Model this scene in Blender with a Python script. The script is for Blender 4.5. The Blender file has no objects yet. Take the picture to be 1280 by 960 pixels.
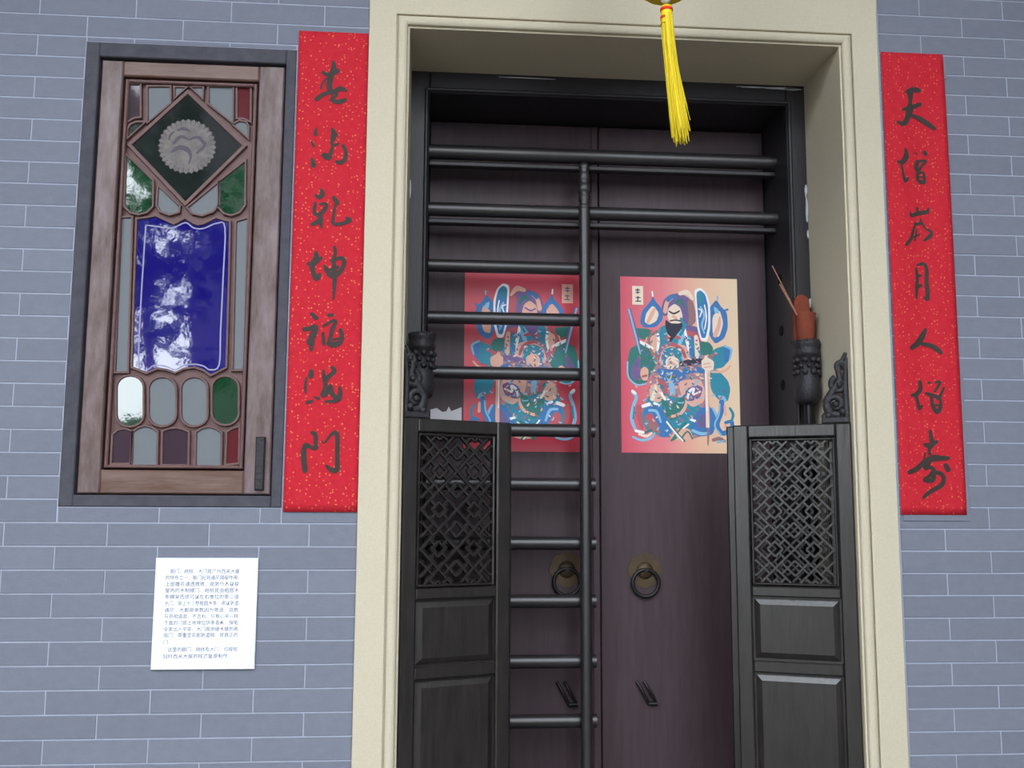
import bpy, bmesh, math, random
from mathutils import Vector, Matrix

random.seed(7)
SC = bpy.context.scene
COL = SC.collection

# ------------------------------------------------------------------ camera
F_PX, YAW, PITCH, ROLL, DIST, CAMZ = 1247.479, 0.0806677, 0.1272842, 0.0048758, 2.947689, 1.55
_cy, _sy, _cp, _sp = math.cos(YAW), math.sin(YAW), math.cos(PITCH), math.sin(PITCH)
_f = Vector((_sy*_cp, _cy*_cp, _sp)); _r = Vector((_cy, -_sy, 0)); _u = _r.cross(_f)
CR = _r*math.cos(ROLL) + _u*math.sin(ROLL); CU = -_r*math.sin(ROLL) + _u*math.cos(ROLL)
cam_d = bpy.data.cameras.new('camera'); cam = bpy.data.objects.new('camera', cam_d); COL.objects.link(cam)
cam_d.sensor_width = 36; cam_d.sensor_fit = 'HORIZONTAL'; cam_d.lens = F_PX/1280*36
cam_d.clip_start = 0.05; cam_d.clip_end = 300
M = Matrix((CR, CU, -_f)).transposed().to_4x4(); M.translation = (0, -DIST, CAMZ)
cam.matrix_world = M
SC.camera = cam

# ------------------------------------------------------------------ sky and exposure
W = bpy.data.worlds.new('sky'); SC.world = W; W.use_nodes = True
bg = W.node_tree.nodes['Background']
bg.inputs['Color'].default_value = (0.86, 0.93, 1.0, 1); bg.inputs['Strength'].default_value = 5.0
SC.view_settings.view_transform = 'Standard'; SC.view_settings.look = 'None'
SC.view_settings.gamma = 1; SC.view_settings.use_curve_mapping = False
SC.view_settings.exposure = 0.44

def un(px, py, y=0.0):
    """pixel -> (X, Z) where its line of sight meets the plane at depth y"""
    v = CR*((px-640)/F_PX) + CU*((480-py)/F_PX) + _f
    t = (DIST+y)/v.y
    return v.x*t, CAMZ + v.z*t

# ------------------------------------------------------------------ materials
def lin(c):
    return tuple(((v/255)/12.92 if v/255 <= .04045 else ((v/255+.055)/1.055)**2.4) for v in c)
def mat(name, rgb, rough=.7, spec=.5, ior=1.45, metal=0, noise=None, bump=None, rnd=0, coat=0):
    """noise=(scale, amount, stretch xyz, second rgb); bump=(scale, strength, stretch)"""
    m = bpy.data.materials.new(name); m.use_nodes = True
    nt = m.node_tree; N = nt.nodes; L = nt.links; b = N['Principled BSDF']
    c = (*lin(rgb), 1)
    b.inputs['Base Color'].default_value = c; b.inputs['Roughness'].default_value = rough
    b.inputs['IOR'].default_value = ior; b.inputs['Metallic'].default_value = metal
    b.inputs['Specular IOR Level'].default_value = spec
    b.inputs['Coat Weight'].default_value = coat
    tc = N.new('ShaderNodeTexCoord'); geo = N.new('ShaderNodeNewGeometry')
    out = None
    if noise:
        sc_, amt, st, rgb2 = noise
        mp = N.new('ShaderNodeMapping'); mp.inputs['Scale'].default_value = st
        L.new(geo.outputs['Position'], mp.inputs['Vector'])
        n = N.new('ShaderNodeTexNoise'); n.inputs['Scale'].default_value = sc_; n.inputs['Detail'].default_value = 6
        n.inputs['Roughness'].default_value = .65
        L.new(mp.outputs['Vector'], n.inputs['Vector'])
        rp = N.new('ShaderNodeMapRange'); rp.inputs['From Min'].default_value = .32; rp.inputs['From Max'].default_value = .68
        rp.inputs['To Max'].default_value = amt
        L.new(n.outputs['Fac'], rp.inputs['Value'])
        mx = N.new('ShaderNodeMix'); mx.data_type = 'RGBA'
        L.new(rp.outputs['Result'], mx.inputs['Factor'])
        mx.inputs[6].default_value = c; mx.inputs[7].default_value = (*lin(rgb2), 1)
        out = mx.outputs[2]
    if rnd:
        oi = N.new('ShaderNodeObjectInfo')
        rp2 = N.new('ShaderNodeMapRange'); rp2.inputs['To Min'].default_value = 1-rnd; rp2.inputs['To Max'].default_value = 1+rnd
        L.new(oi.outputs['Random'], rp2.inputs['Value'])
        hs = N.new('ShaderNodeHueSaturation')
        if out: L.new(out, hs.inputs['Color'])
        else: hs.inputs['Color'].default_value = c
        L.new(rp2.outputs['Result'], hs.inputs['Value']); out = hs.outputs['Color']
    if out: L.new(out, b.inputs['Base Color'])
    if bump:
        mp = N.new('ShaderNodeMapping'); mp.inputs['Scale'].default_value = bump[2] if len(bump) > 2 else (1, 1, 1)
        L.new(geo.outputs['Position'], mp.inputs['Vector'])
        n = N.new('ShaderNodeTexNoise'); n.inputs['Scale'].default_value = bump[0]; n.inputs['Detail'].default_value = 4
        L.new(mp.outputs['Vector'], n.inputs['Vector'])
        bp = N.new('ShaderNodeBump'); bp.inputs['Strength'].default_value = bump[1]; bp.inputs['Distance'].default_value = .01
        L.new(n.outputs['Fac'], bp.inputs['Height']); L.new(bp.outputs['Normal'], b.inputs['Normal'])
    return m

MT = {}
MT['brick'] = mat('grey_brick', (122, 125, 138), .85, .3, noise=(26, .55, (1, 1, 1.6), (111, 115, 129)), bump=(160, .10), rnd=.05)
MT['mortar'] = mat('pale_mortar', (168, 173, 190), .9, .2, noise=(20, .5, (1, 1, 1), (144, 150, 168)))
MT['casing'] = mat('cream_plaster', (203, 193, 171), .8, .3, noise=(220, .35, (1, 1, 1), (172, 162, 140)), bump=(300, .06))
MT['chip'] = mat('white_plaster_chip', (190, 195, 200), .9, .2)
MT['frame'] = mat('black_door_frame', (34, 33, 38), .45, .5, noise=(14, .6, (6, 6, .6), (46, 42, 46)), bump=(40, .08, (4, 4, .5)))
MT['rung'] = mat('dark_polished_rung', (34, 32, 35), .38, .9, noise=(10, .6, (.5, 4, 4), (48, 43, 45)))
MT['door'] = mat('dark_maroon_door', (70, 54, 60), .5, .4, noise=(6, .7, (9, 9, .8), (54, 40, 46)), bump=(16, .05, (10, 10, .8)))
MT['leaf'] = mat('weathered_black_leaf', (27, 24, 24), .30, .85, noise=(9, .9, (7, 7, .9), (47, 42, 40)), bump=(30, .08, (5, 5, .6)))
MT['carve'] = mat('carved_black_wood', (48, 46, 50), .5, .4, noise=(60, .6, (1, 1, 1), (30, 28, 32)), bump=(120, .3))
MT['surround'] = mat('slate_grey_surround', (64, 64, 72), .7, .3, noise=(18, .7, (1, 1, 1), (86, 84, 92)), bump=(60, .1))
MT['sash'] = mat('worn_brown_sash', (80, 56, 47), .38, .5, noise=(5, 1.0, (5, 5, 1.3), (124, 107, 109)), bump=(22, .1, (5, 5, .6)))
MT['sashh'] = mat('worn_brown_sash_rail', (90, 62, 46), .40, .5, noise=(5, .9, (1.0, 5, 6), (120, 96, 90)), bump=(22, .1, (.6, 5, 5)))
MT['muntin'] = mat('brown_muntin', (112, 84, 82), .5, .4, noise=(30, .6, (1, 1, 1), (88, 62, 60)))
MT['dgroove'] = mat('dark_groove', (42, 28, 30), .7, .3)
MT['g_grey'] = mat('frosted_pane', (112, 117, 121), .6, .3, noise=(30, .3, (1, 1, 1), (102, 107, 114)))
GB = (9, .035)
MT['g_green'] = mat('green_glass', (10, 58, 34), .03, 1.0, 1.7, bump=GB)
MT['g_blue'] = mat('cobalt_glass', (22, 6, 112), .03, 1.0, 1.7, bump=GB)
MT['g_dark'] = mat('dark_glass', (22, 26, 30), .05, 1.0, 1.5, bump=GB)
MT['g_red'] = mat('red_glass', (92, 26, 34), .05, .8, 1.5, bump=GB)
MT['g_purple'] = mat('purple_glass', (58, 38, 52), .05, 1.0, 1.5, bump=GB)
MT['etch'] = mat('etched_white', (150, 146, 176), .6, .3)
MT['etchd'] = mat('etched_grey', (124, 118, 114), .6, .3, noise=(45, .7, (1, 1, 1), (88, 82, 84)))
MT['etchk'] = mat('etched_dark', (84, 78, 88), .6, .3)  # darker tone of the etched pattern itself
MT['ink'] = mat('black_ink', (52, 42, 40), .6, .3, noise=(90, .5, (1, 1, 1), (70, 62, 58)))
MT['board'] = mat('white_board', (246, 247, 250), .5, .4)
MT['print'] = mat('grey_print', (62, 58, 90), .7, .2)
MT['yellow'] = mat('yellow_silk', (232, 206, 20), .5, .4, noise=(60, .5, (4, 4, .3), (200, 172, 10)))
MT['redband'] = mat('red_thread', (214, 46, 24), .6, .3)
MT['white'] = mat('white_bead', (235, 235, 235), .3, .5)
MT['clay'] = mat('terracotta', (132, 68, 50), .8, .2, noise=(30, .6, (1, 1, 1), (106, 52, 42)))
MT['stick'] = mat('incense_stick', (160, 116, 96), .8, .2)
MT['brass'] = mat('dull_brass', (84, 68, 46), .5, .5, metal=.4, noise=(50, .7, (1, 1, 1), (60, 48, 38)))
MT['iron'] = mat('dark_iron', (44, 42, 44), .4, .5, metal=.6)
MT['patch'] = mat('matte_white_patch', (206, 202, 206), .8, .2)
MT['floor'] = mat('stone_paving', (100, 97, 92), .8, .3, noise=(3, .6, (1, 1, 1), (84, 81, 77)))
MT['ceil'] = mat('dark_timber_ceiling', (96, 86, 76), .8, .3, noise=(4, .6, (8, 1, 1), (70, 62, 56)))
MT['facing'] = mat('facing_wall', (92, 90, 88), .85, .3, noise=(3, .6, (1, 1, 1), (74, 74, 74)))
MT['reflector'] = mat('white_reflector', (214, 212, 206), .8, .3, noise=(2, .5, (1, 1, 1), (190, 188, 180)))  # white chosen to brighten reflections in the half door
MT['roof'] = mat('roof_tile', (84, 80, 78), .8, .3)
MT['leafg'] = mat('tree_leaf', (44, 66, 34), .5, .4, rnd=.1)
MT['bark'] = mat('bark', (70, 58, 48), .9, .2)
MT['black'] = mat('dark_void', (16, 14, 16), .8, .2)

def red_paper(name, fl=1.0):
    m = bpy.data.materials.new(name); m.use_nodes = True
    nt = m.node_tree; N = nt.nodes; L = nt.links; b = N['Principled BSDF']
    b.inputs['Roughness'].default_value = .8; b.inputs['Specular IOR Level'].default_value = .15
    geo = N.new('ShaderNodeNewGeometry')
    n = N.new('ShaderNodeTexNoise'); n.inputs['Scale'].default_value = 55; n.inputs['Detail'].default_value = 5
    L.new(geo.outputs['Position'], n.inputs['Vector'])
    mx = N.new('ShaderNodeMix'); mx.data_type = 'RGBA'
    mx.inputs[6].default_value = (*lin((176, 26, 42)), 1); mx.inputs[7].default_value = (*lin((200, 46, 58)), 1)
    L.new(n.outputs['Fac'], mx.inputs['Factor'])
    v = N.new('ShaderNodeTexVoronoi'); v.inputs['Scale'].default_value = 105
    nn = N.new('ShaderNodeTexNoise'); nn.inputs['Scale'].default_value = 200
    va = N.new('ShaderNodeVectorMath'); va.operation = 'MULTIPLY_ADD'; va.inputs[1].default_value = (.006, .006, .006)
    L.new(geo.outputs['Position'], nn.inputs['Vector']); L.new(nn.outputs['Color'], va.inputs[0])
    L.new(geo.outputs['Position'], va.inputs[2]); L.new(va.outputs[0], v.inputs['Vector'])
    th = N.new('ShaderNodeMapRange'); th.inputs['From Min'].default_value = .30; th.inputs['From Max'].default_value = .16
    L.new(v.outputs['Distance'], th.inputs['Value'])
    # only some cells carry a fleck
    sx = N.new('ShaderNodeSeparateColor'); L.new(v.outputs['Color'], sx.inputs['Color'])
    gt = N.new('ShaderNodeMath'); gt.operation = 'GREATER_THAN'; gt.inputs[1].default_value = .50
    L.new(sx.outputs['Red'], gt.inputs[0])
    ml = N.new('ShaderNodeMath'); ml.operation = 'MULTIPLY'; L.new(th.outputs['Result'], ml.inputs[0]); L.new(gt.outputs[0], ml.inputs[1])
    m3 = N.new('ShaderNodeMath'); m3.operation = 'MULTIPLY'; m3.inputs[1].default_value = .62*fl; L.new(ml.outputs[0], m3.inputs[0])
    m2 = N.new('ShaderNodeMix'); m2.data_type = 'RGBA'; L.new(m3.outputs[0], m2.inputs['Factor'])
    L.new(mx.outputs[2], m2.inputs[6]); m2.inputs[7].default_value = (*lin((236, 150, 96)), 1)
    L.new(m2.outputs[2], b.inputs['Base Color'])
    return m
MT['paperL'] = red_paper('red_gold_fleck_paper', 1.0)
MT['paperR'] = red_paper('red_fine_fleck_paper', .7)

def poster_mat(name, ca, cb, x0, x1):
    m = bpy.data.materials.new(name); m.use_nodes = True
    nt = m.node_tree; N = nt.nodes; L = nt.links; b = N['Principled BSDF']; b.inputs['Roughness'].default_value = .45
    geo = N.new('ShaderNodeNewGeometry'); s = N.new('ShaderNodeSeparateXYZ'); L.new(geo.outputs['Position'], s.inputs[0])
    r = N.new('ShaderNodeMapRange'); r.inputs['From Min'].default_value = x0; r.inputs['From Max'].default_value = x1
    L.new(s.outputs['X'], r.inputs['Value'])
    cr = N.new('ShaderNodeValToRGB'); cr.color_ramp.elements[0].color = (*lin(ca[0]), 1); cr.color_ramp.elements[1].color = (*lin(ca[-1]), 1)
    for i, c in enumerate(ca[1:-1]):
        e = cr.color_ramp.elements.new(cb[i]); e.color = (*lin(c), 1)
    L.new(r.outputs['Result'], cr.inputs['Fac']); L.new(cr.outputs['Color'], b.inputs['Base Color'])
    return m

# ------------------------------------------------------------------ geometry helpers
class MB:
    def __init__(s): s.v = []; s.f = []; s.sm = []
    def add(s, vs, fs, smooth=False):
        o = len(s.v); s.v += [tuple(p) for p in vs]; s.f += [tuple(i+o for i in f) for f in fs]; s.sm += [smooth]*len(fs)
        return s
    def box(s, x0, x1, y0, y1, z0, z1):
        vs = [(x, y, z) for z in (z0, z1) for y in (y0, y1) for x in (x0, x1)]
        return s.add(vs, [(0, 2, 3, 1), (4, 5, 7, 6), (0, 1, 5, 4), (2, 6, 7, 3), (0, 4, 6, 2), (1, 3, 7, 5)])
    def bbox(s, x0, x1, y0, y1, z0, z1, b=.004):
        """box whose front (y0) face is chamfered"""
        r = lambda y, d: [(x0+d, y, z0+d), (x1-d, y, z0+d), (x1-d, y, z1-d), (x0+d, y, z1-d)]
        vs = r(y0, b) + r(y0+b, 0) + r(y1, 0)
        fs = [(0, 1, 2, 3), (8, 11, 10, 9)]
        for k in (0, 4):
            for i in range(4):
                j = (i+1) % 4; fs.append((k+i, k+4+i, k+4+j, k+j))
        return s.add(vs, fs)
    def tube(s, pts, rad, n=10, caps=True, smooth=True, sq=(1, 1)):
        pts = [Vector(p) for p in pts]
        if not hasattr(rad, '__len__'): rad = [rad]*len(pts)
        vs = []; up = None
        for i, p in enumerate(pts):
            t = (pts[min(i+1, len(pts)-1)] - pts[max(i-1, 0)]).normalized()
            if up is None:
                up = Vector((0, 0, 1)) if abs(t.z) < .9 else Vector((0, 1, 0))
            a = t.cross(up)
            if a.length < 1e-6: a = t.orthogonal()
            a.normalize(); b = a.cross(t).normalized(); up = b
            for k in range(n):
                g = 2*math.pi*k/n
                vs.append(p + a*math.cos(g)*rad[i]*sq[0] + b*math.sin(g)*rad[i]*sq[1])
        fs = []
        for i in range(len(pts)-1):
            for k in range(n):
                fs.append((i*n+k, i*n+(k+1) % n, (i+1)*n+(k+1) % n, (i+1)*n+k))
        s.add(vs, fs, smooth)
        if caps:
            s.add(vs[:n], [tuple(range(n))]); s.add(vs[-n:], [tuple(reversed(range(n)))])
        return s
    def lathe(s, prof, c=(0, 0, 0), n=20, sq=(1, 1), smooth=True):
        vs = []
        for r, z in prof:
            for k in range(n):
                g = 2*math.pi*k/n; vs.append((c[0]+r*math.cos(g)*sq[0], c[1]+r*math.sin(g)*sq[1], c[2]+z))
        fs = []
        for i in range(len(prof)-1):
            for k in range(n): fs.append((i*n+k, i*n+(k+1) % n, (i+1)*n+(k+1) % n, (i+1)*n+k))
        s.add(vs, fs, smooth)
        s.add(vs[:n], [tuple(reversed(range(n)))]); s.add(vs[-n:], [tuple(range(n))])
        return s
    def ball(s, c, r, n=8, m=5, sq=(1, 1, 1)):
        return s.lathe([(max(1e-4, r*math.sin(math.pi*i/m)), -r*sq[2]*math.cos(math.pi*i/m)) for i in range(m+1)], c, n, sq[:2])
    def prism(s, poly, y0, y1):
        """poly of (x, z); from y0 (front) to y1 (back)"""
        n = len(poly)
        a = sum(poly[i][0]*poly[(i+1) % n][1]-poly[(i+1) % n][0]*poly[i][1] for i in range(n))
        if a < 0: poly = poly[::-1]
        vs = [(x, y0, z) for x, z in poly] + [(x, y1, z) for x, z in poly]
        fs = [tuple(range(n)), tuple(range(2*n-1, n-1, -1))]
        for i in range(n):
            j = (i+1) % n; fs.append((i, n+i, n+j, j))
        return s.add(vs, fs)
    def ribbon(s, pts, y0, y1):
        """brush stroke: pts of (x, z, width) -> raised strip with rounded ends"""
        P = [(Vector((p[0], p[1])), p[2]) for p in pts]
        Q = []
        for i in range(len(P)-1):          # Catmull-Rom
            a = P[max(i-1, 0)]; b = P[i]; c = P[i+1]; d = P[min(i+2, len(P)-1)]
            for k in range(4):
                t = k/4
                q = .5*((2*b[0]) + (c[0]-a[0])*t + (2*a[0]-5*b[0]+4*c[0]-d[0])*t*t + (3*b[0]-a[0]-3*c[0]+d[0])*t**3)
                Q.append((q, b[1]+(c[1]-b[1])*t))
        Q.append(P[-1])
        def cap(q, w, o):                  # rounded end beyond q, away from o
            t = (q-o).normalized() if (q-o).length > 1e-9 else Vector((1, 0))
            return [(q+t*w*.5*math.sin(a), w*math.cos(a)) for a in (.6, 1.1, 1.5)]
        Q = cap(Q[0][0], Q[0][1], Q[1][0])[::-1] + Q + cap(Q[-1][0], Q[-1][1], Q[-2][0])
        vs = []; fs = []
        for i, (q, w) in enumerate(Q):
            t = Q[min(i+1, len(Q)-1)][0]-Q[max(i-1, 0)][0]
            if t.length < 1e-9: t = Vector((1, 0))
            t.normalize(); n_ = Vector((-t.y, t.x))
            vs += [(q.x+n_.x*w/2, y0, q.y+n_.y*w/2), (q.x-n_.x*w/2, y0, q.y-n_.y*w/2)]
            if i: fs.append((2*i-2, 2*i-1, 2*i+1, 2*i))
        s.add(vs, fs)
        return s
    def build(s, name, m, parent=None, fn=None, fix=True, bevel=0):
        me = bpy.data.meshes.new(name)
        vs = [fn(*p) for p in s.v] if fn else s.v
        me.from_pydata([tuple(p) for p in vs], [], s.f)
        me.polygons.foreach_set('use_smooth', s.sm)
        me.update()
        if fix:
            bm = bmesh.new(); bm.from_mesh(me); bmesh.ops.recalc_face_normals(bm, faces=bm.faces); bm.to_mesh(me); bm.free()
        me.materials.append(MT[m] if isinstance(m, str) else m)
        o = bpy.data.objects.new(name, me); COL.objects.link(o)
        if parent:
            o.parent = parent; o.matrix_parent_inverse = Matrix.Translation(-parent.location)
        if bevel:
            b = o.modifiers.new('bevel', 'BEVEL'); b.width = bevel; b.segments = 2; b.limit_method = 'ANGLE'
        return o

def tag(o, label=None, cat=None, group=None, kind=None):
    if label: o['label'] = label
    if cat: o['category'] = cat
    if group: o['group'] = group
    if kind: o['kind'] = kind
    return o
def empty(name, loc=(0, 0, 0)):
    o = bpy.data.objects.new(name, None); COL.objects.link(o); o.location = loc; o.empty_display_size = .05
    return o
def chaikin(P, k=2):
    for _ in range(k):
        Q = []
        for i in range(len(P)):
            a = P[i]; b = P[(i+1) % len(P)]
            Q += [(a[0]*.84+b[0]*.16, a[1]*.84+b[1]*.16), (a[0]*.16+b[0]*.84, a[1]*.16+b[1]*.84)]
        P = Q
    return P

# ------------------------------------------------------------------ setting: wall of grey bricks
OX0, OX1, OZ1 = -.0845, 1.2845, 3.035             # plaster-lined doorway
CX0, CX1, CZ1 = -.208, 1.419, 3.40                # outer edge of the plaster casing
WX0, WX1, WZ0, WZ1 = -1.0525, -.4275, 1.558, 2.950  # window surround
XL, XR, ZT = -4.2, 3.6, 4.6
wall = MB()
D0, D1 = .0014, .32
wall.box(XL, WX0, D0, D1, 0, ZT); wall.box(WX0, WX1, D0, D1, 0, WZ0); wall.box(WX0, WX1, D0, D1, WZ1, ZT)
wall.box(WX0, WX1, .06, D1, WZ0, WZ1)
wall.box(WX1, CX0+.02, D0, D1, 0, ZT); wall.box(CX1-.02, XR, D0, D1, 0, ZT); wall.box(CX0+.02, CX1-.02, D0, D1, CZ1-.05, ZT)
wall_o = tag(wall.build('wall_front', 'mortar'), 'grey brick facade wall with thin pale mortar joints', 'wall', kind='structure')
HL, CH, J = .141565, .066, .0034
def sub_rect(b, r):
    x0, x1, z0, z1 = b; a0, a1, c0, c1 = r
    if x1 <= a0 or x0 >= a1 or z1 <= c0 or z0 >= c1: return [b]
    out = []
    if x0 < a0: out.append((x0, a0, z0, z1))
    if x1 > a1: out.append((a1, x1, z0, z1))
    m0, m1 = max(x0, a0), min(x1, a1)
    if z1 > c1: out.append((m0, m1, c1, z1))
    if z0 < c0: out.append((m0, m1, z0, c0))
    return out
def project(X, Y, Z):
    v = Vector((X, Y+DIST, Z-CAMZ)); z = v.dot(_f)
    return 640+F_PX*v.dot(CR)/z, 480-F_PX*v.dot(CU)/z
COVER = [(-.4229, -.2108, 1.546, 3.011), (1.422, 1.631, 1.546, 3.023), (-.771, -.4865, 1.107, 1.415)]
vis, rest = [], []
for side, (jx, jz, lo, hi) in enumerate([(-1.19595, 2.93224, XL, .60), (1.56125, 1.47080, .60, XR)]):
    r0 = int((jz-ZT)/CH)-1; r1 = int(jz/CH)+1
    for j in range(r0, r1+1):
        zc = jz-j*CH; z0, z1 = max(0.001, zc-CH/2), min(ZT, zc+CH/2)
        if z1-z0 < .01: continue
        m = -30 + (j % 2)
        while jx+m*HL < hi:
            x0, x1 = max(lo, jx+m*HL), min(hi, jx+(m+2)*HL)
            m += 2
            if x1-x0 < .02: continue
            parts = sub_rect((x0, x1, z0, z1), (WX0, WX1, WZ0, WZ1))
            parts = [q for p in parts for q in sub_rect(p, (CX0, CX1, -1, CZ1))]
            for (a, b, c, d) in parts:
                if b-a < .008 or d-c < .008: continue
                q = (a+J/2, b-J/2, c+J/2, d-J/2)
                hid = any(a > r[0]-.005 and b < r[1]+.005 and c > r[2] and d < r[3] for r in COVER)
                e = [project(X, 0, Z) for X in (a, b) for Z in (c, d)]
                seen = any(-4 < u < 1284 and -4 < v < 964 for u, v in e)
                (vis if seen and not hid else rest).append(q)
vis.sort(key=lambda q: -(q[1]-q[0])*(q[3]-q[2]))
rest += vis[300:]; vis = vis[:300]
share = {}
for (a, b, c, d) in vis:
    w, h = round(b-a, 4), round(d-c, 4)
    if (w, h) not in share:
        mb = MB(); mb.bbox(-w/2, w/2, 0, .03, -h/2, h/2, .0012)
        o = mb.build('brick', 'brick', wall_o); share[(w, h)] = o.data
    else:
        o = bpy.data.objects.new('brick', share[(w, h)]); COL.objects.link(o); o.parent = wall_o
    o.location = ((a+b)/2, random.uniform(-.0005, .0003), (c+d)/2)
mb = MB()
for (a, b, c, d) in rest: mb.box(a, b, 0, .02, c, d)
tag(mb.build('outer_bricks', 'brick', wall_o), kind='stuff')

# floor, unseen porch ceiling added to shade the wall
tag(MB().box(-14, 14, -22, .9, -.2, 0).build('floor', 'floor'), 'pale stone paving in front of the doorway', 'floor', kind='structure')
ce = MB(); ce.box(XL, XR, -2.3, .3, ZT, ZT+.12)
for k in range(11): ce.box(XL+.1+k*.75, XL+.2+k*.75, -2.3, 0, ZT-.1, ZT)
tag(ce.build('ceiling', 'ceil'), 'unseen dark timber porch ceiling added to shade the doorway', 'ceiling', kind='structure')

tag(MB().box(2.9, 3.1, -7.0, 0, 0, 5.5).build('shade_wall_right', 'facing'), 'unseen grey side wall added to darken the light from the right', 'wall', kind='structure')  # added out of view to keep the right side dark
tag(MB().box(-4.4, -4.2, -4.6, 0, 0, ZT).build('shade_wall_left', 'facing'), 'unseen grey side wall added to block light from the far left', 'wall', kind='structure')  # added out of view, cuts light from the far left
# plaster casing with bead moulding, swept round the opening (t outward from the opening, y depth)
prof = [(0, .32), (0, -.004), (.006, -.004), (.006, -.010)]
for k in range(9):
    g = math.pi*k/8; prof.append((.0205-.0145*math.cos(g), -.011-.010*math.sin(g)))
prof += [(.035, -.004), (.040, -.004), (.040, -.013), (.0425, -.015), (.1225, -.015), (.1245, -.013), (.1245, .03)]
mb = MB(); vs = []
for t, y in prof:
    vs += [(OX0-t, y, 0), (OX0-t, y, OZ1+t), (OX1+t, y, OZ1+t), (OX1+t, y, 0)]
fs = []
for i in range(len(prof)-1):
    for k in range(3): fs.append((4*i+k, 4*i+k+1, 4*i+5+k, 4*i+4+k))
mb.add(vs, fs)
mb.box(OX0-.1245, OX1+.1245, -.0149, .03, OZ1+.12, CZ1)
trim = tag(mb.build('trim_1', 'casing', fix=True), 'cream plaster door casing with rounded bead moulding', 'door casing', kind='structure')

# black timber door frame
FX0, FX1, FZ1 = -.022, 1.218, 2.962     # clear opening inside the timber frame
fr = tag(empty('trim_2', (.598, .30, 0)), 'black timber door frame set deep in the plaster reveal', 'door frame', kind='structure')
FY, FB = .300, .60
for a, b in ((OX0-.05, FX0), (FX1, OX1+.05)):
    MB().bbox(a, b, FY, FB, 0, OZ1+.05, .004).build('jamb', 'frame', fr)
MB().bbox(FX0, FX1, FY, FB, FZ1, OZ1+.05, .004).build('lintel', 'frame', fr)
bd = MB()
bd.tube([(FX0-.010, FY-.001, 0), (FX0-.010, FY-.001, FZ1+.010)], .007, 8); bd.tube([(FX1+.010, FY-.001, 0), (FX1+.010, FY-.001, FZ1+.010)], .007, 8)
bd.tube([(FX0-.010, FY-.001, FZ1+.010), (FX1+.010, FY-.001, FZ1+.010)], .007, 8)
bd.build('bead', 'frame', fr)
RY = .43
RZ = [2.800, 2.593, 2.396, 2.213, 2.022, 1.827, 1.643, 1.445, 1.253, 1.056, .864, .670, .476, .282, .09]
for z in RZ[2:9]:                        # sockets in the right jamb that take the gate bars
    MB().tube([(FX1-.0015, RY-.02, z-.03), (FX1+.002, RY-.02, z-.03)], .019, 12).build('socket', 'black', fr)
for z, r in ((RZ[0], .026), (RZ[1], .024)):
    MB().tube([(FX0, RY, z), (FX1, RY, z)], r, 16).build('rail', 'rung', fr)
    MB().bbox(FX0, FX1, RY-.004, RY+.03, z-.050, z-.034, .003).build('rail_batten', 'frame', fr)
for (x, z, w, h) in [(1.279, 2.655, .004, .05), (1.280, 2.59, .004, .09), (1.280, 2.26, .004, .03), (1.281, 2.50, .003, .03), (1.281, 2.10, .003, .07), (1.2805, 2.02, .003, .05),
                     (1.19, 3.023, .06, .006), (1.10, 3.024, .05, .004), (1.24, 3.022, .03, .008), (.30, 3.0245, .10, .002), (-.082, 2.62, .002, .07)]:
    P = [(x+math.cos(2*math.pi*k/11)*w*random.uniform(.6, 1.3), z+math.sin(2*math.pi*k/11)*h*random.uniform(.45, .62)) for k in range(11)]
    MB().prism(P, FY-.004, FY+.004).build('plaster_chip', 'chip', fr)

# main door: two plain leaves
DY = .55
for nm, a, b, lab in (('door_1', FX0+.002, .594, 'dark maroon door leaf behind the sliding bars'),
                      ('door_2', .598, FX1-.002, 'dark maroon door leaf standing clear of the sliding bars')):
    d = tag(empty(nm, ((a+b)/2, DY, 0)), lab, 'door', kind='structure')
    MB().bbox(a, b, DY, DY+.045, .02, FZ1-.002, .003).build('leaf', 'door', d)
    ex = b if nm == 'door_1' else a
    sgn = -1 if nm == 'door_1' else 1
    e0, e1 = sorted((ex, ex+sgn*.026))
    if nm == 'door_1': MB().bbox(e0, e1, DY-.008, DY-.0005, .02, FZ1-.004, .003).build('meeting_stile', 'door', d)
    # scalloped plate and ring
    X, Z = (.476, 1.318) if nm == 'door_1' else (.752, 1.314)
    P = []
    for k in range(48):
        g = 2*math.pi*k/48; r = .056+.006*abs(math.cos(4*g)); P.append((X+r*math.cos(g), Z+.034+r*math.sin(g)))
    pl = MB().prism(P, DY-.004, DY).build('ring_plate', 'brass', d)
    pb = MB(); pb.lathe([(.03, 0), (.026, .006), (.012, .011), (.001, .013)], (0, 0, 0), 16)
    pb.build('boss', 'brass', pl, fn=lambda x, y, z: (X+x, DY-.004-z, Z+.034+y))
    ring = MB(); ring.tube([(X+.046*math.sin(2*math.pi*k/28), DY-.012-.003, Z+.046*math.cos(2*math.pi*k/28)-.008) for k in range(29)], .0065, 10, caps=False)
    ring.build('ring', 'iron', pl)
    MB().tube([(X, DY, Z+.036), (X, DY-.026, Z+.036)], .007, 8).build('staple', 'iron', pl)
    hx = X+.0
    h = MB()
    for q in (-.012, .014): h.tube([(hx-.022+q, DY-.004, .972), (hx-.012+q, DY-.014, .955), (hx+.012+q, DY-.014, .912), (hx+.02+q, DY-.004, .895)], .0055, 8)
    h.tube([(hx+.006, DY-.010, .898), (hx+.036, DY-.010, .898)], .007, 8)
    h.build('hasp', 'iron', d)
tag(MB().box(FX0-.05, FX1+.05, .61, .64, 0, OZ1).build('wall_behind_door', 'black'), 'dark wall closing the passage behind the doors', 'wall', kind='structure')

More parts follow.
